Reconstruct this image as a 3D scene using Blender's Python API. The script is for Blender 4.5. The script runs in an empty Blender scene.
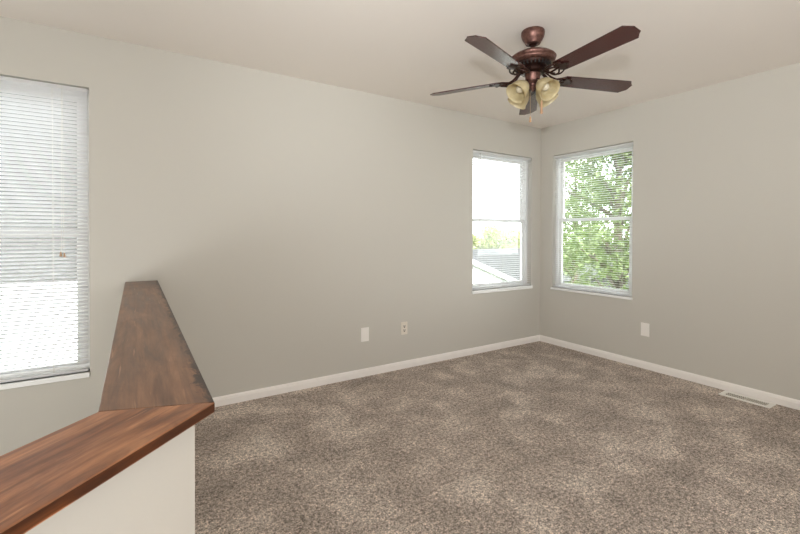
import bpy, bmesh, math, random
from mathutils import Vector, Matrix
random.seed(7)
S = bpy.context.scene
COL = S.collection
PI = math.pi

# ------------------------------------------------------------------ camera
F_PX, YAW, PITCH, ROLL, CY = 416.334, 1.00461, -0.0099676, 0.0030525, 237.633
CAM = Vector((-3.93763, -3.18020, 1.23044))
fw = Vector((math.cos(YAW) * math.cos(PITCH), math.sin(YAW) * math.cos(PITCH), math.sin(PITCH)))
r0 = Vector((math.sin(YAW), -math.cos(YAW), 0)); u0 = r0.cross(fw)
rr = r0 * math.cos(ROLL) + u0 * math.sin(ROLL); uu = -r0 * math.sin(ROLL) + u0 * math.cos(ROLL)
cd = bpy.data.cameras.new('camera'); cam = bpy.data.objects.new('camera', cd); COL.objects.link(cam)
M = Matrix(((rr.x, uu.x, -fw.x), (rr.y, uu.y, -fw.y), (rr.z, uu.z, -fw.z))).to_4x4()
cam.matrix_world = Matrix.Translation(CAM) @ M
cd.sensor_width = 36; cd.sensor_fit = 'HORIZONTAL'; cd.lens = 36 * F_PX / 800
cd.shift_y = (CY - 267) / 800; cd.clip_start = 0.02; cd.clip_end = 300
S.camera = cam

# ------------------------------------------------------------------ light and exposure
S.view_settings.view_transform = 'Standard'; S.view_settings.look = 'None'
S.view_settings.exposure = -0.06; S.view_settings.gamma = 1.0; S.view_settings.use_curve_mapping = False
S.cycles.use_denoising = True
S.cycles.max_bounces = 10; S.cycles.diffuse_bounces = 6; S.cycles.transparent_max_bounces = 16
S.cycles.sample_clamp_indirect = 6.0

def rgb(h, g, b):
    def f(v):
        v /= 255.0
        return v / 12.92 if v <= 0.04045 else ((v + 0.055) / 1.055) ** 2.4
    return (f(h), f(g), f(b), 1)

W = bpy.data.worlds.new('sky'); S.world = W; W.use_nodes = True
wn = W.node_tree; wn.nodes.clear()
wo = wn.nodes.new('ShaderNodeOutputWorld'); bg = wn.nodes.new('ShaderNodeBackground')
tc = wn.nodes.new('ShaderNodeTexCoord'); nz = wn.nodes.new('ShaderNodeTexNoise'); nz.inputs['Scale'].default_value = 3
rp = wn.nodes.new('ShaderNodeValToRGB')
rp.color_ramp.elements[0].position = 0.35; rp.color_ramp.elements[0].color = (0.80, 0.90, 1.0, 1)
rp.color_ramp.elements[1].position = 0.6; rp.color_ramp.elements[1].color = (1.0, 0.99, 0.97, 1)
wn.links.new(tc.outputs['Generated'], nz.inputs['Vector']); wn.links.new(nz.outputs['Fac'], rp.inputs['Fac'])
wn.links.new(rp.outputs['Color'], bg.inputs['Color']); wn.links.new(bg.outputs['Background'], wo.inputs['Surface'])
bg.inputs['Strength'].default_value = 8.0

def lamp(name, kind, loc, energy, color=(1, 1, 1), aim=None, **kw):
    d = bpy.data.lights.new(name, kind); d.energy = energy; d.color = color
    for k, v in kw.items(): setattr(d, k, v)
    o = bpy.data.objects.new(name, d); COL.objects.link(o); o.location = loc
    if aim is not None:
        o.rotation_euler = (Vector(aim) - Vector(loc)).to_track_quat('-Z', 'Y').to_euler()
    return o
lamp('sun', 'SUN', (0, -10, 12), 7.0, (1.0, 0.96, 0.88), aim=(4.0, 1.0, 2.0), angle=0.02)
# photographer's flash beside the camera, aimed up at the fan
lamp('camera_flash', 'SPOT', (-4.18, -3.42, 1.52), 203, (0.95, 0.98, 1.0), aim=(-1.6, -1.3, 2.5),
     spot_size=math.radians(92), spot_blend=1.0, shadow_soft_size=0.06)
# unseen fills added behind the camera and in the stairwell to lift brightness
lamp('ceiling_fill', 'AREA', (-3.0, -4.3, 0.5), 18, (0.95, 0.98, 1.0), aim=(-2.7, -3.7, 2.44),
     shape='RECTANGLE', size=3.4, size_y=1.4, spread=math.radians(130))
lamp('rear_fill', 'AREA', (-3.1, -5.1, 1.35), 54, (0.95, 0.98, 1.0), aim=(-2.6, 0.0, 1.6),
     shape='RECTANGLE', size=3.2, size_y=1.2)
lamp('stair_fill', 'AREA', (-5.75, -3.2, 1.25), 12, (0.95, 0.98, 1.0), aim=(-3.6, -0.4, 1.0),  # added fill on the stair side, no lamp there
     shape='RECTANGLE', size=1.6, size_y=1.2)
lamp('landing_fill', 'AREA', (-5.7, -3.0, 0.2), 50, (0.95, 0.98, 1.0), aim=(-4.6, -0.6, 1.8),
     shape='RECTANGLE', size=1.6, size_y=1.0)

# ------------------------------------------------------------------ materials
def mat(name, col, rough=0.5, metal=0.0, spec=0.5):
    m = bpy.data.materials.new(name); m.use_nodes = True
    b = m.node_tree.nodes['Principled BSDF']
    b.inputs['Base Color'].default_value = col; b.inputs['Roughness'].default_value = rough
    b.inputs['Metallic'].default_value = metal; b.inputs['Specular IOR Level'].default_value = spec
    return m
def nd(m, t, **kw):
    n = m.node_tree.nodes.new(t)
    for k, v in kw.items():
        if k in n.inputs: n.inputs[k].default_value = v
        else: setattr(n, k, v)
    return n
def lk(m, a, b): m.node_tree.links.new(a, b)
def coords(m, scale=(1, 1, 1), out='Object'):
    t = nd(m, 'ShaderNodeTexCoord'); mp = nd(m, 'ShaderNodeMapping'); mp.inputs['Scale'].default_value = scale
    lk(m, t.outputs[out], mp.inputs['Vector']); return mp.outputs['Vector']
def noise(m, vec, scale, detail=2, rough=0.5, dist=0.0):
    n = nd(m, 'ShaderNodeTexNoise'); n.inputs['Scale'].default_value = scale; n.inputs['Detail'].default_value = detail
    n.inputs['Roughness'].default_value = rough; n.inputs['Distortion'].default_value = dist
    lk(m, vec, n.inputs['Vector']); return n.outputs['Fac']
def ramp(m, fac, stops):
    r = nd(m, 'ShaderNodeValToRGB'); cr = r.color_ramp
    while len(cr.elements) < len(stops): cr.elements.new(0.5)
    for e, (p, c) in zip(cr.elements, stops): e.position = p; e.color = c
    lk(m, fac, r.inputs['Fac']); return r.outputs['Color']
def mix(m, fac, a, b, mode='MIX'):
    n = nd(m, 'ShaderNodeMix', data_type='RGBA', blend_type=mode)
    for s, v in ((0, fac), (6, a), (7, b)):
        if hasattr(v, 'default_value') or hasattr(v, 'is_output'): lk(m, v, n.inputs[s])
        else: n.inputs[s].default_value = v
    return n.outputs[2]
def bump(m, h, strength, dist):
    b = nd(m, 'ShaderNodeBump'); b.inputs['Strength'].default_value = strength; b.inputs['Distance'].default_value = dist
    lk(m, h, b.inputs['Height']); lk(m, b.outputs['Normal'], m.node_tree.nodes['Principled BSDF'].inputs['Normal'])
def base(m, c): lk(m, c, m.node_tree.nodes['Principled BSDF'].inputs['Base Color'])

def paint(name, col, sc=220, st=0.12):
    m = mat(name, col, 0.75, spec=0.25); v = coords(m)
    bump(m, noise(m, v, sc, 3), st, 0.002); return m
M_wall = paint('wall_paint', rgb(203, 199, 190))
M_ceil = paint('ceiling_paint', rgb(236, 229, 221), 160, 0.2)
M_half = paint('half_wall_paint', rgb(214, 208, 198))
M_trim = mat('white_trim', rgb(246, 241, 236), 0.4)
M_vinyl = mat('white_vinyl', rgb(246, 246, 244), 0.35)
M_plate = mat('white_plastic', rgb(246, 242, 236), 0.35)
M_beige = mat('beige_plastic', rgb(226, 218, 205), 0.4)
M_dark = mat('dark_opening', rgb(30, 27, 25), 0.7)
M_steelw = mat('register_enamel', rgb(250, 247, 240), 0.35)
M_louver = mat('register_louver', rgb(215, 208, 196), 0.4)
M_cord = mat('white_cord', rgb(232, 228, 220), 0.7)

# carpet
M_carpet = mat('carpet', (0.3, 0.3, 0.3, 1), 0.95, spec=0.1)
v = coords(M_carpet)
pile = noise(M_carpet, v, 150, 3, 0.7)
tuft = noise(M_carpet, v, 56, 4, 0.7)
blot = noise(M_carpet, v, 3.4, 7, 0.72, 0.3)
c1 = ramp(M_carpet, blot, [(0.34, rgb(168, 156, 146)), (0.50, rgb(193, 179, 168)), (0.62, rgb(220, 207, 195))])
c2 = ramp(M_carpet, pile, [(0.34, (0.30, 0.295, 0.29, 1)), (0.5, (0.95, 0.95, 0.95, 1)), (0.64, (1.65, 1.65, 1.65, 1))])
c3 = ramp(M_carpet, tuft, [(0.38, (0.55, 0.54, 0.53, 1)), (0.50, (1, 1, 1, 1)), (0.60, (1.35, 1.35, 1.35, 1))])
base(M_carpet, mix(M_carpet, 1.0, mix(M_carpet, 1.0, c1, c2, 'MULTIPLY'), c3, 'MULTIPLY'))
hh = nd(M_carpet, 'ShaderNodeMath', operation='ADD'); lk(M_carpet, pile, hh.inputs[0]); lk(M_carpet, tuft, hh.inputs[1])
bump(M_carpet, hh.outputs[0], 0.8, 0.012)

# stained wood of the cap (board's own long axis is local X)
def wood(name, dark, mid, light, stain_amt=0.6):
    m = mat(name, mid, 0.36, spec=0.5)
    v1 = coords(m, (1.2, 11, 11)); v2 = coords(m, (3.0, 60, 60)); v3 = coords(m, (2.2, 7, 7))
    g1 = noise(m, v1, 1.6, 6, 0.6, 1.2); g2 = noise(m, v2, 1.5, 4, 0.6, 0.4); st = noise(m, v3, 1.3, 5, 0.7, 1.0)
    c = ramp(m, g1, [(0.30, dark), (0.48, mid), (0.72, light)])
    f = ramp(m, g2, [(0.32, (0.62, 0.58, 0.55, 1)), (0.55, (1, 1, 1, 1)), (0.8, (1.18, 1.15, 1.1, 1))])
    c = mix(m, 0.8, c, f, 'MULTIPLY')
    s = ramp(m, st, [(0.40, (1, 1, 1, 1)), (0.62, (0.42, 0.36, 0.34, 1))])
    c = mix(m, stain_amt, c, s, 'MULTIPLY')
    v4 = coords(m, (5.0, 90, 90)); sc = noise(m, v4, 1.1, 2, 0.5, 0.2)      # thin pale scratches along the grain
    k = ramp(m, sc, [(0.68, (0, 0, 0, 1)), (0.74, (1, 1, 1, 1))])
    c = mix(m, k, c, light); base(m, c)
    r = nd(m, 'ShaderNodeMapRange'); r.inputs[3].default_value = 0.24; r.inputs[4].default_value = 0.48
    lk(m, g1, r.inputs[0]); lk(m, r.outputs[0], m.node_tree.nodes['Principled BSDF'].inputs['Roughness'])
    bump(m, g2, 0.15, 0.002)
    return m
M_wood = wood('stained_wood_top', rgb(92, 58, 40), rgb(158, 106, 72), rgb(208, 150, 108), 0.85)
M_woodfar = wood('stained_wood_top_far_sheen', rgb(92, 66, 52), rgb(130, 95, 72), rgb(164, 124, 97), 0.55)  # far board greyed: window sheen on the wood put into its colour
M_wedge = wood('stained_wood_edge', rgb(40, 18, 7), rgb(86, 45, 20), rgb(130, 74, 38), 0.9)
# dark worn stain along the outer edge of the far board (local y is negative there)
def edge_stain(m, y_in, y_out):
    bs = m.node_tree.nodes['Principled BSDF']; src = bs.inputs['Base Color'].links[0].from_socket
    t = nd(m, 'ShaderNodeTexCoord'); sp = nd(m, 'ShaderNodeSeparateXYZ'); lk(m, t.outputs['Object'], sp.inputs[0])
    mr = nd(m, 'ShaderNodeMapRange'); mr.inputs[1].default_value = y_in; mr.inputs[2].default_value = y_out
    lk(m, sp.outputs[1], mr.inputs[0])
    n = noise(m, coords(m, (9, 22, 22)), 1.4, 5, 0.75, 1.5)
    a = nd(m, 'ShaderNodeMath', operation='MULTIPLY_ADD'); lk(m, mr.outputs[0], a.inputs[0]); a.inputs[1].default_value = 0.42
    lk(m, n, a.inputs[2])
    k = ramp(m, a.outputs[0], [(0.70, (0, 0, 0, 1)), (0.84, (1, 1, 1, 1))])
    base(m, mix(m, k, src, rgb(44, 26, 20)))

M_bronze = mat('bronze_metal', rgb(104, 74, 66), 0.4, 0.7)
v = coords(M_bronze); base(M_bronze, ramp(M_bronze, noise(M_bronze, v, 60, 3), [(0.35, rgb(92, 62, 55)), (0.65, rgb(124, 90, 80))]))
M_iron = mat('dark_bronze_iron', rgb(58, 36, 30), 0.35, 0.7)
M_blade = mat('mahogany_blade', rgb(70, 26, 20), 0.26, spec=0.95)
v = coords(M_blade, (2, 30, 30)); base(M_blade, ramp(M_blade, noise(M_blade, v, 2.0, 4), [(0.35, rgb(56, 26, 24)), (0.7, rgb(80, 38, 35))]))
M_fob = mat('wood_fob', rgb(178, 138, 104), 0.4)
M_chain = mat('brass_chain', rgb(190, 170, 140), 0.4, 0.6)
M_glassw = mat('alabaster_glass', rgb(232, 212, 160), 0.3)
v = coords(M_glassw); base(M_glassw, ramp(M_glassw, noise(M_glassw, v, 22, 4, 0.6, 1.5), [(0.35, rgb(206, 192, 150)), (0.65, rgb(226, 216, 184))]))
b_ = M_glassw.node_tree.nodes['Principled BSDF']
tl = nd(M_glassw, 'ShaderNodeBsdfTranslucent'); tl.inputs['Color'].default_value = rgb(222, 204, 150)
mx = nd(M_glassw, 'ShaderNodeMixShader'); mx.inputs[0].default_value = 0.4
lk(M_glassw, b_.outputs[0], mx.inputs[1]); lk(M_glassw, tl.outputs[0], mx.inputs[2])
lk(M_glassw, mx.outputs[0], M_glassw.node_tree.nodes['Material Output'].inputs['Surface'])
M_bulb = mat('frosted_bulb', rgb(206, 196, 172), 0.3)

M_slat = mat('blind_slat', rgb(244, 241, 237), 0.45)
b_ = M_slat.node_tree.nodes['Principled BSDF']
tl = nd(M_slat, 'ShaderNodeBsdfTranslucent'); tl.inputs['Color'].default_value = rgb(246, 248, 252)
mx = nd(M_slat, 'ShaderNodeMixShader'); mx.inputs[0].default_value = 0.5
lk(M_slat, b_.outputs[0], mx.inputs[1]); lk(M_slat, tl.outputs[0], mx.inputs[2])
lk(M_slat, mx.outputs[0], M_slat.node_tree.nodes['Material Output'].inputs['Surface'])

M_glass = bpy.data.materials.new('window_glass'); M_glass.use_nodes = True
n_ = M_glass.node_tree; n_.nodes.clear()
o_ = n_.nodes.new('ShaderNodeOutputMaterial'); t_ = n_.nodes.new('ShaderNodeBsdfTransparent'); g_ = n_.nodes.new('ShaderNodeBsdfGlossy')
g_.inputs['Roughness'].default_value = 0.02; f_ = n_.nodes.new('ShaderNodeFresnel'); f_.inputs['IOR'].default_value = 1.3
x_ = n_.nodes.new('ShaderNodeMixShader'); n_.links.new(f_.outputs[0], x_.inputs[0]); n_.links.new(t_.outputs[0], x_.inputs[1])
n_.links.new(g_.outputs[0], x_.inputs[2]); n_.links.new(x_.outputs[0], o_.inputs['Surface'])
t_.inputs['Color'].default_value = (0.96, 0.98, 0.97, 1)

M_grass = mat('lawn', rgb(110, 130, 70), 0.9)
v = coords(M_grass); base(M_grass, ramp(M_grass, noise(M_grass, v, 3, 6, 0.7), [(0.35, rgb(50, 60, 36)), (0.65, rgb(74, 84, 52))]))
M_leaf = mat('leaf', rgb(110, 150, 60), 0.5)
v = coords(M_leaf); lc = ramp(M_leaf, noise(M_leaf, v, 2.5, 5, 0.7), [(0.30, rgb(84, 98, 60)), (0.50, rgb(122, 138, 90)), (0.68, rgb(168, 180, 132))])
base(M_leaf, lc)
b_ = M_leaf.node_tree.nodes['Principled BSDF']
tl = nd(M_leaf, 'ShaderNodeBsdfTranslucent'); tl.inputs['Color'].default_value = rgb(122, 142, 76)
mx = nd(M_leaf, 'ShaderNodeMixShader'); mx.inputs[0].default_value = 0.4
lk(M_leaf, b_.outputs[0], mx.inputs[1]); lk(M_leaf, tl.outputs[0], mx.inputs[2])
lk(M_leaf, mx.outputs[0], M_leaf.node_tree.nodes['Material Output'].inputs['Surface'])
M_pale = mat('pale_leaf', rgb(160, 166, 104), 0.6)
v = coords(M_pale); base(M_pale, ramp(M_pale, noise(M_pale, v, 1.5, 4, 0.7), [(0.35, rgb(136, 146, 84)), (0.65, rgb(184, 188, 130))]))
M_bark = mat('bark', rgb(116, 106, 92), 0.9)
v = coords(M_bark, (8, 8, 2)); bump(M_bark, noise(M_bark, v, 4, 4), 0.6, 0.02)
M_siding = mat('white_siding', rgb(240, 240, 238), 0.6)
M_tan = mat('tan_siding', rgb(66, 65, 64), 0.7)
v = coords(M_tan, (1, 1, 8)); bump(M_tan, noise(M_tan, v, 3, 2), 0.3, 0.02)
M_shingle = mat('grey_shingle', rgb(130, 128, 126), 0.85)
v = coords(M_shingle, (1, 1, 1)); base(M_shingle, ramp(M_shingle, noise(M_shingle, v, 9, 5, 0.7), [(0.35, rgb(52, 52, 53)), (0.65, rgb(78, 77, 77))]))

# ------------------------------------------------------------------ mesh helpers
def mesh(name, bm, mats, parent=None, smooth=False, loc=None):
    me = bpy.data.meshes.new(name)
    bmesh.ops.recalc_face_normals(bm, faces=bm.faces)
    if smooth:
        for f in bm.faces: f.smooth = True
    bm.to_mesh(me); bm.free()
    for m_ in (mats if isinstance(mats, (list, tuple)) else [mats]): me.materials.append(m_)
    o = bpy.data.objects.new(name, me); COL.objects.link(o)
    if parent is not None: o.parent = parent
    if loc is not None: o.location = loc
    return o
def auto(o, ang=40):
    for p in o.data.polygons: p.use_smooth = True
    try: o.data.set_sharp_from_angle(angle=math.radians(ang))
    except Exception: pass
    return o
def box(bm, a, b, bev=0.0, mi=0):
    x0, x1 = sorted((a[0], b[0])); y0, y1 = sorted((a[1], b[1])); z0, z1 = sorted((a[2], b[2]))
    vs = [bm.verts.new(p) for p in ((x0, y0, z0), (x1, y0, z0), (x1, y1, z0), (x0, y1, z0), (x0, y0, z1), (x1, y0, z1), (x1, y1, z1), (x0, y1, z1))]
    fs = [bm.faces.new([vs[i] for i in q]) for q in ((0, 3, 2, 1), (4, 5, 6, 7), (0, 1, 5, 4), (1, 2, 6, 5), (2, 3, 7, 6), (3, 0, 4, 7))]
    for f in fs: f.material_index = mi
    if bev > 0:
        es = list({e for f in fs for e in f.edges})
        bmesh.ops.bevel(bm, geom=es, offset=bev, segments=2, affect='EDGES', profile=0.5)
    return fs
def prism(bm, poly, z0, z1, side_mi=0, top_mi=0):
    lo = [bm.verts.new((p[0], p[1], z0)) for p in poly]; hi = [bm.verts.new((p[0], p[1], z1)) for p in poly]
    n = len(poly); fs = []
    f = bm.faces.new(hi); f.material_index = top_mi
    f2 = bm.faces.new(lo[::-1]); f2.material_index = side_mi
    for i in range(n):
        q = bm.faces.new([lo[i], lo[(i + 1) % n], hi[(i + 1) % n], hi[i]]); q.material_index = side_mi; fs.append(q)
    return f, f2, fs
def lathe(bm, prof, seg=40, mtx=None, close=False):
    rings = []
    for r, z in prof:
        if r < 1e-5: rings.append([bm.verts.new((0, 0, z))])
        else: rings.append([bm.verts.new((r * math.cos(2 * PI * i / seg), r * math.sin(2 * PI * i / seg), z)) for i in range(seg)])
    nv = [v for g in rings for v in g]
    pairs = list(zip(rings, rings[1:])) + ([(rings[-1], rings[0])] if close else [])
    for A, B in pairs:
        for i in range(seg):
            j = (i + 1) % seg
            if len(A) == 1 and len(B) == 1: continue
            if len(A) == 1: bm.faces.new((A[0], B[i], B[j]))
            elif len(B) == 1: bm.faces.new((A[i], A[j], B[0]))
            else: bm.faces.new((A[i], A[j], B[j], B[i]))
    if mtx is not None: bmesh.ops.transform(bm, matrix=mtx, verts=nv)
    return nv
def tube(bm, pts, rad, seg=8, cap=True):
    pts = [Vector(p) for p in pts]; n = len(pts)
    rads = rad if isinstance(rad, (list, tuple)) else [rad] * n
    rings = []; up = None
    for i, p in enumerate(pts):
        t = (pts[min(i + 1, n - 1)] - pts[max(i - 1, 0)]).normalized()
        if up is None: up = Vector((0, 0, 1)) if abs(t.z) < 0.9 else Vector((1, 0, 0))
        a = t.cross(up).normalized(); b = a.cross(t).normalized(); up = b
        rings.append([bm.verts.new(p + (a * math.cos(2 * PI * k / seg) + b * math.sin(2 * PI * k / seg)) * rads[i]) for k in range(seg)])
    for A, B in zip(rings, rings[1:]):
        for k in range(seg): bm.faces.new((A[k], A[(k + 1) % seg], B[(k + 1) % seg], B[k]))
    if cap: bm.faces.new(rings[0][::-1]); bm.faces.new(rings[-1])
def spline(pts, n=6):
    P = [Vector(p) for p in pts]; out = []
    for i in range(len(P) - 1):
        a = P[max(i - 1, 0)]; b = P[i]; c = P[i + 1]; d = P[min(i + 2, len(P) - 1)]
        for k in range(n):
            t = k / n
            out.append(0.5 * ((2 * b) + (c - a) * t + (2 * a - 5 * b + 4 * c - d) * t * t + (3 * b - a - 3 * c + d) * t ** 3))
    out.append(P[-1]); return out
def tag(o, label=None, cat=None, group=None, kind=None):
    if label: o['label'] = label
    if cat: o['category'] = cat
    if group: o['group'] = group
    if kind: o['kind'] = kind
    return o
def empty(name, loc=(0, 0, 0), rz=0):
    o = bpy.data.objects.new(name, None); COL.objects.link(o); o.location = loc; o.rotation_euler = (0, 0, rz); o.empty_display_size = 0.1
    return o
def copy_tree(o, parent=None):
    kids = list(o.children); c = o.copy(); COL.objects.link(c)
    if parent is not None: c.parent = parent
    for k in kids: copy_tree(k, c)
    return c

# ------------------------------------------------------------------ the room shell
H = 2.44; XW = -5.9; YN = -5.3; ZL = -1.4; T = 0.14
WIN_A = (-5.08, -4.176, 0.374, 2.118)     # tall window over the stairs, in the left wall
WIN_B = (-1.041, -0.153, 0.650, 2.092)    # left wall, near the corner
WIN_C = (-1.052, -0.163, 0.636, 2.104)    # right wall, near the corner (y range)

def wall_grid(bm, u0, u1, z0, z1, holes, put):
    us = sorted({u0, u1, *[h[0] for h in holes], *[h[1] for h in holes]}); zs = sorted({z0, z1, *[h[2] for h in holes], *[h[3] for h in holes]})
    for a, b in zip(us, us[1:]):
        for c, d in zip(zs, zs[1:]):
            if any(h[0] <= (a + b) / 2 <= h[1] and h[2] <= (c + d) / 2 <= h[3] for h in holes): continue
            put(a, b, c, d)
    bmesh.ops.remove_doubles(bm, verts=bm.verts, dist=1e-5)
    # drop the inner faces shared by neighbouring cells
    seen = {}
    for f in bm.faces: seen.setdefault(tuple(round(x, 4) for x in f.calc_center_median()), []).append(f)
    dead = [f for g in seen.values() if len(g) > 1 for f in g]
    if dead: bmesh.ops.delete(bm, geom=dead, context='FACES_ONLY')
def structure(name, bm, m_, label, cat):
    return tag(mesh(name, bm, m_), label, cat, kind='structure')
bm = bmesh.new(); wall_grid(bm, XW - T, 0, ZL, H + 0.1, [WIN_A, WIN_B], lambda a, b, c, d: box(bm, (a, 0, c), (b, T, d)))
structure('wall_left', bm, M_wall, 'long greige wall with two windows, on the left', 'wall')
bm = bmesh.new(); wall_grid(bm, YN - T, T, -0.3, H + 0.1, [WIN_C], lambda a, b, c, d: box(bm, (0, a, c), (T, b, d)))
structure('wall_right', bm, M_wall, 'greige wall with one window, on the right', 'wall')
bm = bmesh.new(); box(bm, (XW - T, YN, ZL), (XW, 0, H + 0.1)); structure('wall_stairs', bm, M_wall, 'greige wall on the far side of the stairwell', 'wall')
bm = bmesh.new(); box(bm, (XW - T, YN - T, -0.3), (0, YN, H + 0.1)); structure('wall_near', bm, M_wall, 'greige wall behind the camera', 'wall')
bm = bmesh.new(); box(bm, (XW - T, YN - T, H), (T, T, H + 0.25)); structure('ceiling', bm, M_ceil, 'plain off-white ceiling', 'ceiling')

XI, XO = -3.994, -3.814; CI, CO = -1.713, -1.469       # cap edges: x = const, then x - y = const
LEN = 1.75                                             # length of the diagonal run
d45 = Vector((-math.sqrt(.5), -math.sqrt(.5)))
w_in, w_out = XI + 0.032, XO - 0.032; wci, wco = CI + 0.0453, CO - 0.0453
wi = (w_in, w_in - wci); wo_ = (w_out, w_out - wco)
wi_e = (wi[0] + d45.x * (LEN - .03), wi[1] + d45.y * (LEN - .03)); wo_e = (wo_[0] + d45.x * (LEN - .03), wo_[1] + d45.y * (LEN - .03))
mid = lambda a, b: ((a[0] + b[0]) / 2, (a[1] + b[1]) / 2)
cm = mid(wi, wo_); ce = mid(wi_e, wo_e)
# carpeted floor with the stairwell left open, and the lower landing
bm = bmesh.new()
prism(bm, [(0, 0), ((w_in + w_out) / 2, 0), cm, ce, (XW, ce[1]), (XW, YN), (0, YN)], -0.3, 0.0)
structure('floor', bm, M_carpet, 'mottled grey-brown cut pile carpet', 'carpeted floor')
bm = bmesh.new(); box(bm, (XW, YN, ZL - 0.2), (0, 0, ZL)); structure('floor_landing', bm, M_carpet, 'carpeted landing at the bottom of the stairwell', 'floor')
bm = bmesh.new(); prism(bm, [(w_out, -0.001), wo_, wo_e, wi_e, wi, (w_in, -0.001)], ZL, 0.896)
structure('wall_half', bm, M_half, 'pale half wall round the stairwell, under the wooden cap', 'half wall')
bm = bmesh.new(); box(bm, (XW, ce[1] - 0.1, ZL), (ce[0], ce[1], -0.3)); structure('wall_stairwell', bm, M_wall, 'short wall under the floor at the near end of the stairwell', 'wall')

# baseboards with a small moulded top
def baseboard(name, p0, p1, nrm, label):
    prof = [(0, 0), (0.014, 0), (0.014, 0.044), (0.011, 0.050), (0.0115, 0.055), (0.008, 0.061), (0.005, 0.0655), (0, 0.0665)]
    bm = bmesh.new(); p0 = Vector((*p0, 0)); p1 = Vector((*p1, 0)); n = Vector((*nrm, 0))
    A = [bm.verts.new(p0 + n * a + Vector((0, 0, z))) for a, z in prof]; B = [bm.verts.new(p1 + n * a + Vector((0, 0, z))) for a, z in prof]
    k = len(prof)
    for i in range(k): bm.faces.new((A[i], A[(i + 1) % k], B[(i + 1) % k], B[i]))
    bm.faces.new(A); bm.faces.new(B[::-1])
    return structure(name, bm, M_trim, label, 'baseboard')
baseboard('baseboard_left', (w_out, 0), (0, 0), (0, -1), 'white baseboard along the left wall')
baseboard('baseboard_right', (0, 0), (0, YN), (-1, 0), 'white baseboard along the right wall')

# ------------------------------------------------------------------ windows (local: x = along wall, y = outwards, z = up)
def make_window(n, w, z0, z1, mw, label, meet, stool_over, st=.024):
    root = empty('window_%d' % n); root.matrix_world = mw
    tag(root, label, 'window', kind='structure')
    h = z1 - z0; d0, d1 = 0.055, 0.135; fr = 0.032
    bm = bmesh.new()
    box(bm, (0, d0, z0), (fr, d1, z1), .003); box(bm, (w - fr, d0, z0), (w, d1, z1), .003)
    box(bm, (fr, d0, z1 - fr), (w - fr, d1, z1), .003); box(bm, (fr, d0, z0), (w - fr, d1, z0 + .014), .003)
    mesh('window_frame', bm, M_vinyl, root)
    def sash(y0, y1, a, b, rails):
        bm = bmesh.new(); s = 0.036
        box(bm, (fr, y0, a), (fr + s, y1, b), .003); box(bm, (w - fr - s, y0, a), (w - fr, y1, b), .003)
        box(bm, (fr + s, y0, a), (w - fr - s, y1, a + rails[0]), .003); box(bm, (fr + s, y0, b - rails[1]), (w - fr - s, y1, b), .003)
        so = mesh('sash', bm, M_vinyl, root)
        bm = bmesh.new(); ym = (y0 + y1) / 2
        box(bm, (fr + s - .005, ym - .003, a + rails[0] - .005), (w - fr - s + .005, ym + .003, b - rails[1] + .005))
        mesh('pane', bm, M_glass, so)
        return so
    sash(0.100, 0.124, meet - 0.018, z1 - fr, (0.036, 0.036))
    low = sash(0.070, 0.094, z0 + .014, meet + 0.018, (0.036, 0.036))
    bm = bmesh.new()
    box(bm, (w / 2 - .03, 0.055, meet + .004), (w / 2 + .03, 0.070, meet + .016), .002)
    mesh('sash_lock', bm, M_vinyl, low)
    bm = bmesh.new(); box(bm, (-0.0, 0, z0 - 0.02), (w, d0, z0), 0)
    box(bm, (-stool_over, -0.020, z0 - st), (w + stool_over, 0.0, z0 + .0005), .005)
    mesh('window_sill', bm, M_vinyl, root)
    return root
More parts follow.
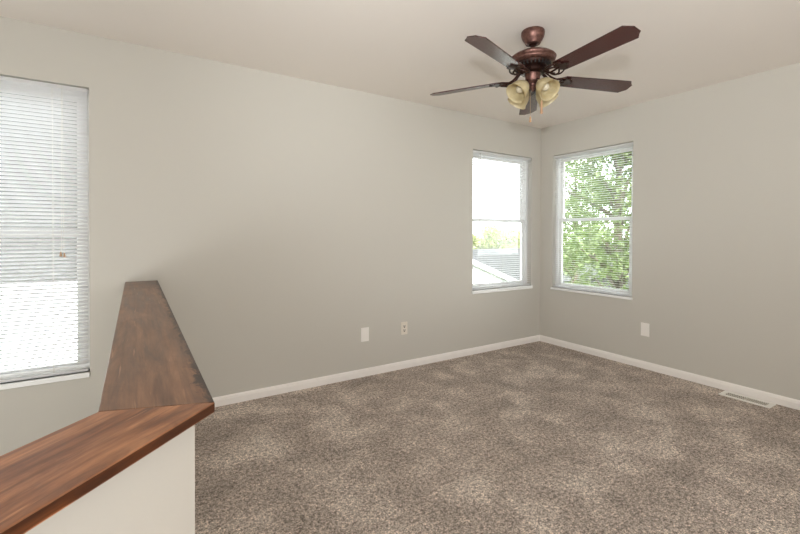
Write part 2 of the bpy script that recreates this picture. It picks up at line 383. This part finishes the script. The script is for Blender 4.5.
def make_blind(w, z0, z1, mw, label, tilt, tassel_z=None, cord_u=0.3, wand_u=None, stack=0.0, y=0.022, ladder=.11):
    root = empty('window_blind'); root.matrix_world = mw @ Matrix.Translation((0, 0, z1 - 0.03))
    zo = z1 - 0.03
    tag(root, label, 'window blind', group='white mini blinds in the window openings')
    g = 0.006
    bm = bmesh.new(); box(bm, (g, y - .014, z1 - .030 - zo), (w - g, y + .014, z1 - .008 - zo), .002); mesh('headrail', bm, M_slat, root)
    bm = bmesh.new(); box(bm, (g + .002, y - .011, z0 + .002 - zo + stack), (w - g - .002, y + .011, z0 + .018 - zo + stack), .003); mesh('bottom_rail', bm, M_slat, root)
    # slats: thin curved strips
    bm = bmesh.new(); pitch = 0.0223; hw = 0.0127
    z = z1 - 0.042; ca, sa = math.cos(tilt), math.sin(tilt)
    while z > z0 + 0.030 + stack:
        tp = []; bt = []
        for k in range(5):
            s = -1 + k / 2; yy = s * hw; zz = 0.0022 * (1 - s * s)
            Y = yy * ca - zz * sa; Z = -yy * sa + zz * ca          # room side (negative y) raised by tilt
            tp.append((y + Y, z + Z + .0003 - zo)); bt.append((y + Y, z + Z - .0003 - zo))
        loop = tp + bt[::-1]
        L = [bm.verts.new((g + .003, a, b)) for a, b in loop]; R = [bm.verts.new((w - g - .003, a, b)) for a, b in loop]
        n = len(loop)
        for i in range(n): bm.faces.new((L[i], L[(i + 1) % n], R[(i + 1) % n], R[i]))
        bm.faces.new(L); bm.faces.new(R[::-1]); z -= pitch
    mesh('slats', bm, M_slat, root)
    for u in (ladder, w / 2, w - ladder):
        bm = bmesh.new()
        for yy in (y - .0135, y + .0135): tube(bm, [(u, yy, z1 - .03 - zo), (u, yy, z0 + .018 + stack - zo)], 0.0009, 5)
        mesh('ladder_cord', bm, M_cord, root)
    if tassel_z is not None:
        bm = bmesh.new()
        for k in (-1, 1): tube(bm, [(cord_u, y - .018, z1 - .02 - zo), (cord_u + k * .004, y - .020, (z1 + tassel_z) / 2 - zo), (cord_u + k * .006, y - .019, tassel_z - zo)], 0.0009, 5)
        c_ = mesh('pull_cord', bm, M_cord, root)
        for k in (-1, 1):
            bm = bmesh.new(); lathe(bm, [(0.0, .002), (.003, 0), (.0045, -.012), (.0075, -.024), (.006, -.028), (0, -.028)], 12)
            auto(mesh('tassel', bm, M_fob, c_, loc=(cord_u + k * .0085, y - .021, tassel_z - zo - (.006 if k > 0 else 0))))
    if wand_u is not None:
        bm = bmesh.new(); tube(bm, [(wand_u, y - .02, z1 - .03 - zo), (wand_u, y - .022, z1 - .75 - zo)], 0.0028, 6)
        mesh('tilt_wand', bm, mat('clear_wand', rgb(205, 205, 200), 0.15), root)
    return root
def left_mw(x0): return Matrix.Translation((x0, 0, 0))
mwC = Matrix.Translation((0, WIN_C[1], 0)) @ Matrix.Rotation(-PI / 2, 4, 'Z')   # local x -> -y, local y -> +x
make_window(1, WIN_A[1] - WIN_A[0], WIN_A[2], WIN_A[3], left_mw(WIN_A[0]), 'tall white window over the stairwell at the left edge', 1.225, 0.0, .030)
make_window(2, WIN_B[1] - WIN_B[0], WIN_B[2], WIN_B[3], left_mw(WIN_B[0]), 'white sash window in the left wall beside the corner', 1.375, 0.006, .036)
make_window(3, WIN_C[1] - WIN_C[0], WIN_C[2], WIN_C[3], mwC, 'white sash window in the right wall with trees outside', 1.385, 0.008)
make_blind(WIN_A[1] - WIN_A[0], WIN_A[2], WIN_A[3], left_mw(WIN_A[0]), 'white mini blind in the tall window over the stairwell, lowered with a wooden-tasselled cord', math.radians(35), 1.115, 0.775, ladder=.175)
make_blind(WIN_B[1] - WIN_B[0], WIN_B[2], WIN_B[3], left_mw(WIN_B[0]), 'white mini blind in the overexposed window left of the room corner', math.radians(3), None, wand_u=0.10)
make_blind(WIN_C[1] - WIN_C[0], WIN_C[2], WIN_C[3], mwC, 'white mini blind in the window right of the room corner, green trees behind it', math.radians(4), None)

# ------------------------------------------------------------------ half-wall cap: two mitred boards
cap = tag(empty('wooden_cap', (w_out, -2.33, 0.8965)), 'thick stained wooden cap with worn dark edges lying on the half wall round the stairwell', 'wall cap')
def board(name, poly, ang, m_top, label=None):
    c, s = math.cos(-ang), math.sin(-ang)
    org = Vector(poly[0])
    loc = [((p[0] - org.x) * c - (p[1] - org.y) * s, (p[0] - org.x) * s + (p[1] - org.y) * c) for p in poly]
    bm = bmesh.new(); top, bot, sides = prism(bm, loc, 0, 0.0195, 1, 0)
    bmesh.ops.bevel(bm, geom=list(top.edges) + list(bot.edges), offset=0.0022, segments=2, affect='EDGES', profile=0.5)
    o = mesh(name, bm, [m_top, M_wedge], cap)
    o.location = (org.x - cap.location.x, org.y - cap.location.y, 0); o.rotation_euler = (0, 0, ang)
    return o
ci = (XI, XI - CI); co = (XO, XO - CO)
ei = (ci[0] + d45.x * LEN, ci[1] + d45.y * LEN); eo = (co[0] + d45.x * LEN, co[1] + d45.y * LEN)
edge_stain(M_woodfar, 0.034, 0.0)
# far board origin at the outer mitre corner, local x runs to the wall, local y runs to the stairs
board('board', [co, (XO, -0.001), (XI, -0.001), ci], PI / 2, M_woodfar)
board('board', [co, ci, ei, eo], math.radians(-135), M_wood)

# ------------------------------------------------------------------ ceiling fan
FX, FY = -1.931, -1.4956
fan = tag(empty('ceiling_fan', (FX, FY, H)), 'bronze five-blade ceiling fan with four cream glass lamp shades', 'ceiling fan')
def fl(z): return z - H
bm = bmesh.new()
lathe(bm, [(0, 0), (.064, 0), (.067, -.004), (.068, -.014), (.067, -.026), (.063, -.040), (.056, -.053), (.049, -.064), (.045, -.072), (.042, -.077), (.034, -.079), (.026, -.079), (.024, -.070), (0, -.070)], 48)
auto(mesh('canopy', bm, M_bronze, fan))
bm = bmesh.new(); lathe(bm, [(0, -.08), (.0125, -.08), (.0125, -.125), (0, -.125)], 20); lathe(bm, [(0, -.070), (.022, -.072), (.025, -.082), (.017, -.090), (0, -.090)], 24)
auto(mesh('downrod', bm, M_iron, fan))
bm = bmesh.new()
lathe(bm, [(0, -.118), (.022, -.119), (.03, -.124), (.062, -.126), (.092, -.134), (.114, -.145), (.129, -.156), (.134, -.163), (.131, -.171), (.127, -.175), (.128, -.182),
           (.124, -.190), (.112, -.197), (0, -.197)], 64)
mh = auto(mesh('motor_housing', bm, M_bronze, fan))
bm = bmesh.new(); lathe(bm, [(0, -.196), (.106, -.196), (.104, -.210), (.088, -.222), (.070, -.226), (0, -.226)], 64)
mb = auto(mesh('motor_base', bm, M_iron, fan))
bm = bmesh.new()
for k in range(30):
    a = 2 * PI * k / 30
    m4 = Matrix.Rotation(a, 4, 'Z')
    fs = box(bm, (.090, -.0035, -.224), (.106, .0035, -.203)); bmesh.ops.transform(bm, matrix=m4, verts=list({v_ for f in fs for v_ in f.verts}))
mesh('vent_slots', bm, M_dark, mb)
bm = bmesh.new(); lathe(bm, [(0, -.226), (.072, -.226), (.074, -.232), (.074, -.246), (.068, -.251), (0, -.251)], 40); auto(mesh('flywheel', bm, M_iron, fan))
bm = bmesh.new(); lathe(bm, [(0, -.250), (.038, -.250), (.046, -.254), (.047, -.262), (.043, -.270), (.042, -.292), (.038, -.302), (.028, -.309), (.020, -.313), (.018, -.326), (.022, -.332), (.016, -.342), (.008, -.350), (.006, -.358), (0, -.360)], 40)
auto(mesh('switch_housing', bm, M_bronze, fan))
BL = [(-94.5, 2.176), (-23, 2.142), (43, 2.125), (122.5, 2.146), (193.5, 2.188)]
ZR = 2.157; R0, R1 = 0.175, 0.645
def blade_bm():
    L = R1 - R0; w0, w1, c = 0.052, 0.0635, 0.034
    poly = [(0, -w0 * .62), (.022, -w0), (L - c, -w1), (L - .012, -w1 * .52), (L, -w1 * .40), (L, w1 * .40), (L - .012, w1 * .52), (L - c, w1), (.022, w0), (0, w0 * .62)]
    bm = bmesh.new(); top, bot, s = prism(bm, poly, 0, .006)
    bmesh.ops.bevel(bm, geom=list(top.edges) + list(bot.edges), offset=.0015, segments=2, affect='EDGES')
    return bm
def iron_bm():
    bm = bmesh.new()
    # arm from the flywheel, dipping, then forking into scrolls and a three-lobed palm
    for s in (-1, 1):
        tube(bm, spline([(.060, s * .012, .052), (.085, s * .017, .030), (.108, s * .030, .004), (.130, s * .042, -.010), (.158, s * .040, -.012), (.176, s * .024, -.006), (.188, s * .010, -.003)], 5), .0052, 8)
        tube(bm, spline([(.130, s * .042, -.010), (.150, s * .054, -.010), (.172, s * .055, -.006), (.200, s * .040, -.003)], 5), [.0045] * 15 + [.004], 8)
        tube(bm, spline([(.100, s * .022, .008), (.118, s * .012, -.004), (.138, s * .014, -.012), (.142, s * .027, -.010), (.128, s * .028, -.006)], 5), .0036, 7)
    tube(bm, spline([(.060, 0, .050), (.090, 0, .020), (.120, 0, -.008), (.160, 0, -.010), (.200, 0, -.003)], 5), .0055, 8)
    poly = [(.172, -.012), (.190, -.018), (.205, -.044), (.222, -.048), (.232, -.036), (.228, -.020), (.250, -.014), (.262, 0), (.250, .014), (.228, .020), (.232, .036), (.222, .048), (.205, .044), (.190, .018), (.172, .012)]
    prism(bm, poly, -.0052, -.0008)
    for p in ((.220, -.037), (.220, .037), (.248, 0)):
        lathe(bm, [(0, -.0085), (.004, -.008), (.0055, -.005), (0, -.005)], 10, Matrix.Translation((p[0], p[1], 0)))
    return bm
b_proto = i_proto = None
for k, (az, zt) in enumerate(BL):
    a = math.radians(az); slope = math.atan2(zt - ZR, R1 - 0.0)
    base_m = Matrix.Translation((0, 0, fl(ZR))) @ Matrix.Rotation(a, 4, 'Z') @ Matrix.Rotation(-slope, 4, 'Y')
    if b_proto is None:
        b_proto = mesh('blade', blade_bm(), M_blade, fan); i_proto = auto(mesh('blade_bracket', iron_bm(), M_iron, fan), 50)
        b, i = b_proto, i_proto
    else:
        b = b_proto.copy(); i = i_proto.copy(); COL.objects.link(b); COL.objects.link(i); b.parent = fan; i.parent = fan
    b.matrix_local = base_m @ Matrix.Translation((R0, 0, 0)) @ Matrix.Rotation(math.radians(-12), 4, 'X')
    i.matrix_local = base_m @ Matrix.Rotation(math.radians(-6), 4, 'X')
# light kit: four arms, sockets and bell shades
def shade_bm():
    outer = [(.023, 0), (.028, .006), (.036, .018), (.046, .034), (.053, .052), (.0565, .072), (.0575, .088), (.060, .100), (.063, .106)]
    inner = [(r - .003, z) for r, z in outer[::-1]]; inner[0] = (.061, .1055)
    bm = bmesh.new(); lathe(bm, outer + inner, 40, close=True); return bm
s_proto = None
for k in range(4):
    a = math.radians(85 + 90 * k); t = math.radians(48)        # tilt from straight down
    sock = Vector((.056, 0, fl(2.118)))
    axm = Matrix.Rotation(a, 4, 'Z') @ Matrix.Translation(sock) @ Matrix.Rotation(PI - t, 4, 'Y')
    if s_proto is None:
        bm = bmesh.new(); tube(bm, spline([(.018, 0, -.300), (.034, 0, -.296), (.048, 0, -.302), (.056, 0, fl(2.118))], 5), .006, 8)
        m_ = Matrix.Translation(sock) @ Matrix.Rotation(PI - t, 4, 'Y')
        lathe(bm, [(0, -.012), (.012, -.012), (.020, -.004), (.025, .002), (.0255, .012), (.022, .012), (.020, .004), (0, .004)], 24, m_)
        arm = auto(mesh('lamp_arm', bm, M_iron, fan), 50)
        s_proto = auto(mesh('lamp_shade', shade_bm(), M_glassw, fan), 60)
        bm = bmesh.new(); lathe(bm, [(0, .004), (.013, .004), (.013, .022), (.017, .034), (.024, .050), (.0245, .060), (.018, .072), (.008, .078), (0, .079)], 24)
        auto(mesh('bulb', bm, M_bulb, s_proto), 60)
        ar, sh = arm, s_proto
    else:
        ar = arm.copy(); COL.objects.link(ar); ar.parent = fan; sh = copy_tree(s_proto, fan)
    ar.matrix_local = Matrix.Rotation(a, 4, 'Z'); sh.matrix_local = axm
vd = Vector((math.cos(math.radians(40)), math.sin(math.radians(40)), 0)); rt = Vector((vd.y, -vd.x, 0))
for (u, wv, z1_, z2_, fl_len, label) in ((-.012, -.01, 2.085, 1.93, .034, None), (.050, -.085, 2.13, 1.995, .075, 'longer wooden fob')):
    p = rt * u + vd * wv
    bm = bmesh.new()
    if u < 0: tube(bm, [(p.x * .5, p.y * .5, fl(z1_)), (p.x, p.y, fl(z1_) - .02), (p.x, p.y, fl(z2_))], .0013, 6)
    else: tube(bm, [(p.x * .5, p.y * .5, fl(2.135)), (p.x * .95, p.y * .95, fl(2.12)), (p.x, p.y, fl(2.10)), (p.x, p.y, fl(z2_))], .0013, 6)
    ch = mesh('pull_chain', bm, M_chain, fan)
    bm = bmesh.new(); L_ = fl_len
    lathe(bm, [(0, .002), (.003, 0), (.005, -.006), (.0055, -L_ * .5), (.0075, -L_ * .85), (.007, -L_ * .97), (0, -L_)], 14)
    f_o = auto(mesh('fob', bm, M_fob, ch, loc=(p.x, p.y, fl(z2_))))
    if label: f_o['label'] = label

# ------------------------------------------------------------------ wall plates
def plate(name, mw, m_, label, cat, style):
    root = empty(name); root.matrix_world = mw; tag(root, label, cat)
    w, h = (.0375, .060) if style != 'port' else (.035, .0575)
    bm = bmesh.new(); box(bm, (-w, -.0055, -h), (w, 0.0, h), .002); mesh('cover_plate', bm, m_, root)
    if style == 'rocker':
        bm = bmesh.new(); box(bm, (-.0165, -.0075, -.0335), (.0165, -.005, .0335), .001); mesh('insert', bm, m_, root)
    if style == 'port':
        for z in (.019, -.019):
            bm = bmesh.new(); mt = Matrix.Translation((0, -.0055, z)) @ Matrix.Rotation(PI / 2, 4, 'X')
            lathe(bm, [(0, 0), (.0165, 0), (.0165, .0018), (.0155, .0024), (0, .0024)], 24, mt)
            r_ = auto(mesh('receptacle', bm, m_, root))
            bm = bmesh.new()
            box(bm, (-.0090, -.0086, z - .003), (-.0045, -.0078, z + .010)); box(bm, (.0045, -.0086, z - .003), (.0090, -.0078, z + .010))
            lathe(bm, [(0, 0), (.0055, 0), (.0055, .0009), (0, .0009)], 12, Matrix.Translation((0, -.0077, z - .008)) @ Matrix.Rotation(PI / 2, 4, 'X'))
            mesh('socket_slots', bm, M_dark, r_)
    for z in ((.048, -.048) if style == 'rocker' else (0,)):
        bm = bmesh.new(); lathe(bm, [(0, 0), (.003, 0), (.0026, .0012), (0, .0014)], 10, Matrix.Translation((0, -.0055, z)) @ Matrix.Rotation(PI / 2, 4, 'X'))
        mesh('screw', bm, m_, root)
    return root
plate('wall_plate', Matrix.Translation((-2.272, 0, 0.360)), M_plate, 'white rectangular cover plate low on the left wall, nearer the stairs', 'wall plate', 'rocker')
plate('electrical_outlet', Matrix.Translation((-1.870, 0, 0.366)), M_beige, 'beige outlet with two dark sockets low on the left wall', 'outlet', 'port')
plate('wall_plate', Matrix.Translation((0, -1.176, 0.358)) @ Matrix.Rotation(-PI / 2, 4, 'Z'), M_plate, 'white rectangular cover plate low on the right wall below its window', 'wall plate', 'rocker')

# ------------------------------------------------------------------ floor register
reg = tag(empty('floor_register', (-0.098, -1.958, 0)), 'white metal floor register set in the carpet beside the right baseboard', 'floor vent')
bm = bmesh.new(); a, b_x = .154, .062; ia, ib = .126, .036
for (x0, x1, y0, y1) in ((-b_x, -ib, -a, a), (ib, b_x, -a, a), (-ib, ib, -a, -ia), (-ib, ib, ia, a)): box(bm, (x0, y0, .001), (x1, y1, .008), .0015)
mesh('register_frame', bm, M_steelw, reg)
bm = bmesh.new(); box(bm, (-ib, -ia, .0008), (ib, ia, .0016)); mesh('duct_opening', bm, M_dark, reg)
bm = bmesh.new(); n = 22
for k in range(n):
    y = -ia + (k + .5) * 2 * ia / n
    fs = box(bm, (-ib, -.0011, -.0030), (ib, .0011, .0030)); ang = math.radians(-12 if k < n / 2 else 66)
    bmesh.ops.transform(bm, matrix=Matrix.Translation((0, y, .0052)) @ Matrix.Rotation(ang, 4, 'X'), verts=list({q for f in fs for q in f.verts}))
box(bm, (-.003, -ia, .003), (.003, ia, .0072)); box(bm, (-ib, -.004, .003), (ib, .004, .0074))
mesh('louvers', bm, M_louver, reg)

# ------------------------------------------------------------------ outside
ZG = -3.2
bm = bmesh.new(); box(bm, (-60, -60, ZG - .1), (90, 90, ZG)); structure('ground', bm, M_grass, 'lawn outside, below the windows', 'ground')
def house(loc, w, d, z_eave, z_ridge, rot, label, siding, name='house'):
    root = empty(name, loc, rot); tag(root, label, 'house', group=None)
    bm = bmesh.new(); hw = w / 2
    pts = [(-hw, ZG), (hw, ZG), (hw, z_eave), (0, z_ridge), (-hw, z_eave)]
    A = [bm.verts.new((x, 0, z)) for x, z in pts]; B = [bm.verts.new((x, d, z)) for x, z in pts]
    bm.faces.new(A); bm.faces.new(B[::-1])
    for i in range(5): bm.faces.new((A[i], A[(i + 1) % 5], B[(i + 1) % 5], B[i]))
    mesh('walls', bm, siding, root)
    bm = bmesh.new(); o = .35; sl = (z_ridge - z_eave) / hw
    for s in (-1, 1):
        q = [(0, z_ridge + .01), (s * (hw + o), z_eave - o * sl + .01), (s * (hw + o), z_eave - o * sl + .07), (0, z_ridge + .08)]
        A = [bm.verts.new((x, -.12, z)) for x, z in q]; B = [bm.verts.new((x, d + .25, z)) for x, z in q]
        for i in range(4): bm.faces.new((A[i], A[(i + 1) % 4], B[(i + 1) % 4], B[i]))
        bm.faces.new(A); bm.faces.new(B[::-1])
    mesh('roof', bm, M_shingle, root)
    bm = bmesh.new()
    for s in (-1, 1):      # white rake boards
        q = [(0, z_ridge - .12), (s * (hw + .35), z_eave - .35 * sl - .12), (s * (hw + .35), z_eave - .35 * sl + .08), (0, z_ridge + .08)]
        A = [bm.verts.new((x, -.16, z)) for x, z in q]; B = [bm.verts.new((x, -.12, z)) for x, z in q]
        for i in range(4): bm.faces.new((A[i], A[(i + 1) % 4], B[(i + 1) % 4], B[i]))
        bm.faces.new(A); bm.faces.new(B[::-1])
    mesh('rake_boards', bm, siding, root)
    for s in (-1, 1):
        bm = bmesh.new(); zc = ZG + 1.0
        box(bm, (s * hw * .5 - .5, -.03, zc - .6), (s * hw * .5 + .5, .02, zc + .6), .01)
        mesh('window', bm, M_dark, root)
    return root
house((5.9, 9, 0), 10, 5, -1.30, 0.60, 0, 'white gabled house just outside the window left of the corner', M_siding)
house((30, 20, 0), 10, 24, -1.9, 0.0, PI / 2, 'house with a long grey shingle roof, behind the white gabled one', M_tan)
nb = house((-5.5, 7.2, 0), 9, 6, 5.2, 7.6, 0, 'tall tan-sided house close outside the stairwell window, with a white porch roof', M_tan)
bm = bmesh.new()
q = [(0.0, .26), (-2.9, -1.05), (-2.9, -1.17), (0.0, .14)]
A = [bm.verts.new((-4.4, y, z)) for y, z in q]; B = [bm.verts.new((4.4, y, z)) for y, z in q]
for i in range(4): bm.faces.new((A[i], A[(i + 1) % 4], B[(i + 1) % 4], B[i]))
bm.faces.new(A); bm.faces.new(B[::-1]); mesh('porch_roof', bm, M_siding, nb)
for x in (-4.2, 0, 4.2):
    bm = bmesh.new(); box(bm, (x - .07, -2.8, ZG), (x + .07, -2.66, -1.1), .01); mesh('porch_post', bm, M_siding, nb)

def make_tree(name, h, crown_r, crown_z, n_cl, n_leaf, leaf, label, seed, group, m_leaf):
    rnd = random.Random(seed)
    root = tag(empty(name), label, 'tree', group=group)
    bm = bmesh.new(); tube(bm, spline([(0, 0, 0), (.05, .03, h * .3), (-.04, .05, h * .6), (.03, 0, h * .9)], 4), [.16 * h / 7 * (1 - .065 * i) for i in range(13)], 10)
    cl = []
    for k in range(n_cl):
        while True:
            p = Vector((rnd.uniform(-1, 1), rnd.uniform(-1, 1), rnd.uniform(-1, 1)))
            if .25 < p.length < 1: break
        c = Vector((p.x * crown_r, p.y * crown_r, crown_z + p.z * (h - crown_z))); cl.append(c)
        if k % 3 == 0:
            s = Vector((0, 0, max(h * .3, c.z - .35 * crown_r - .3))); tube(bm, [s, (s + c) / 2 + Vector((0, 0, .1)), c], [.05 * h / 7, .03 * h / 7, .012], 6)
    mesh('trunk', bm, M_bark, root, smooth=True)
    vs = []; fs = []
    for c in cl:
        rc = rnd.uniform(.16, .34) * crown_r
        for j in range(n_leaf):
            p = c + Vector((rnd.gauss(0, rc * .5), rnd.gauss(0, rc * .5), rnd.gauss(0, rc * .38)))
            a = Vector((rnd.gauss(0, 1), rnd.gauss(0, 1), rnd.gauss(0, .5))).normalized(); b = a.cross(Vector((rnd.gauss(0, 1), rnd.gauss(0, 1), rnd.gauss(0, 1)))).normalized()
            l = leaf * rnd.uniform(.7, 1.3); n = a.cross(b)
            i0 = len(vs)
            vs += [p - a * l, p - b * l * .45 + n * l * .12, p + a * l, p + b * l * .45 + n * l * .12]
            fs += [(i0, i0 + 1, i0 + 2), (i0, i0 + 2, i0 + 3)]
    me = bpy.data.meshes.new('foliage'); me.from_pydata(vs, [], fs); me.materials.append(m_leaf)
    o = bpy.data.objects.new('foliage', me); COL.objects.link(o); o.parent = root
    return root
near = [((5.7, 2.3), 0, 1.0, 'leafy green tree nearest to the right-hand window'),
        ((12.2, 8.0), 2.1, 0.95, 'leafy green tree further out, showing left of the nearest tree'),
        ((10.6, 0.6), 4.0, 1.0, 'leafy green tree standing to the right of the nearest tree')]
t0 = make_tree('leafy_tree', 8.2, 1.75, 4.9, 100, 150, .062, near[0][3], 3, None, M_leaf)
for k, ((x, y), rz, s, lab) in enumerate(near):
    t = t0 if k == 0 else copy_tree(t0)
    t.location = (x, y, ZG); t.rotation_euler = (0, 0, rz); t.scale = (s, s, s); t['label'] = lab
far = [(19.5, 34), (27, 34.5), (34.5, 34), (42, 34.5)]
t1 = make_tree('distant_tree', 5.7, 2.9, 3.2, 90, 110, .16, 'x', 9, 'row of trees beyond the houses', M_pale)
for k, (x, y) in enumerate(far):
    t = t1 if k == 0 else copy_tree(t1)
    t.location = (x, y, ZG); t.rotation_euler = (0, 0, 1.7 * k)
    t['label'] = 'pale green tree in the row beyond the grey-roofed house'
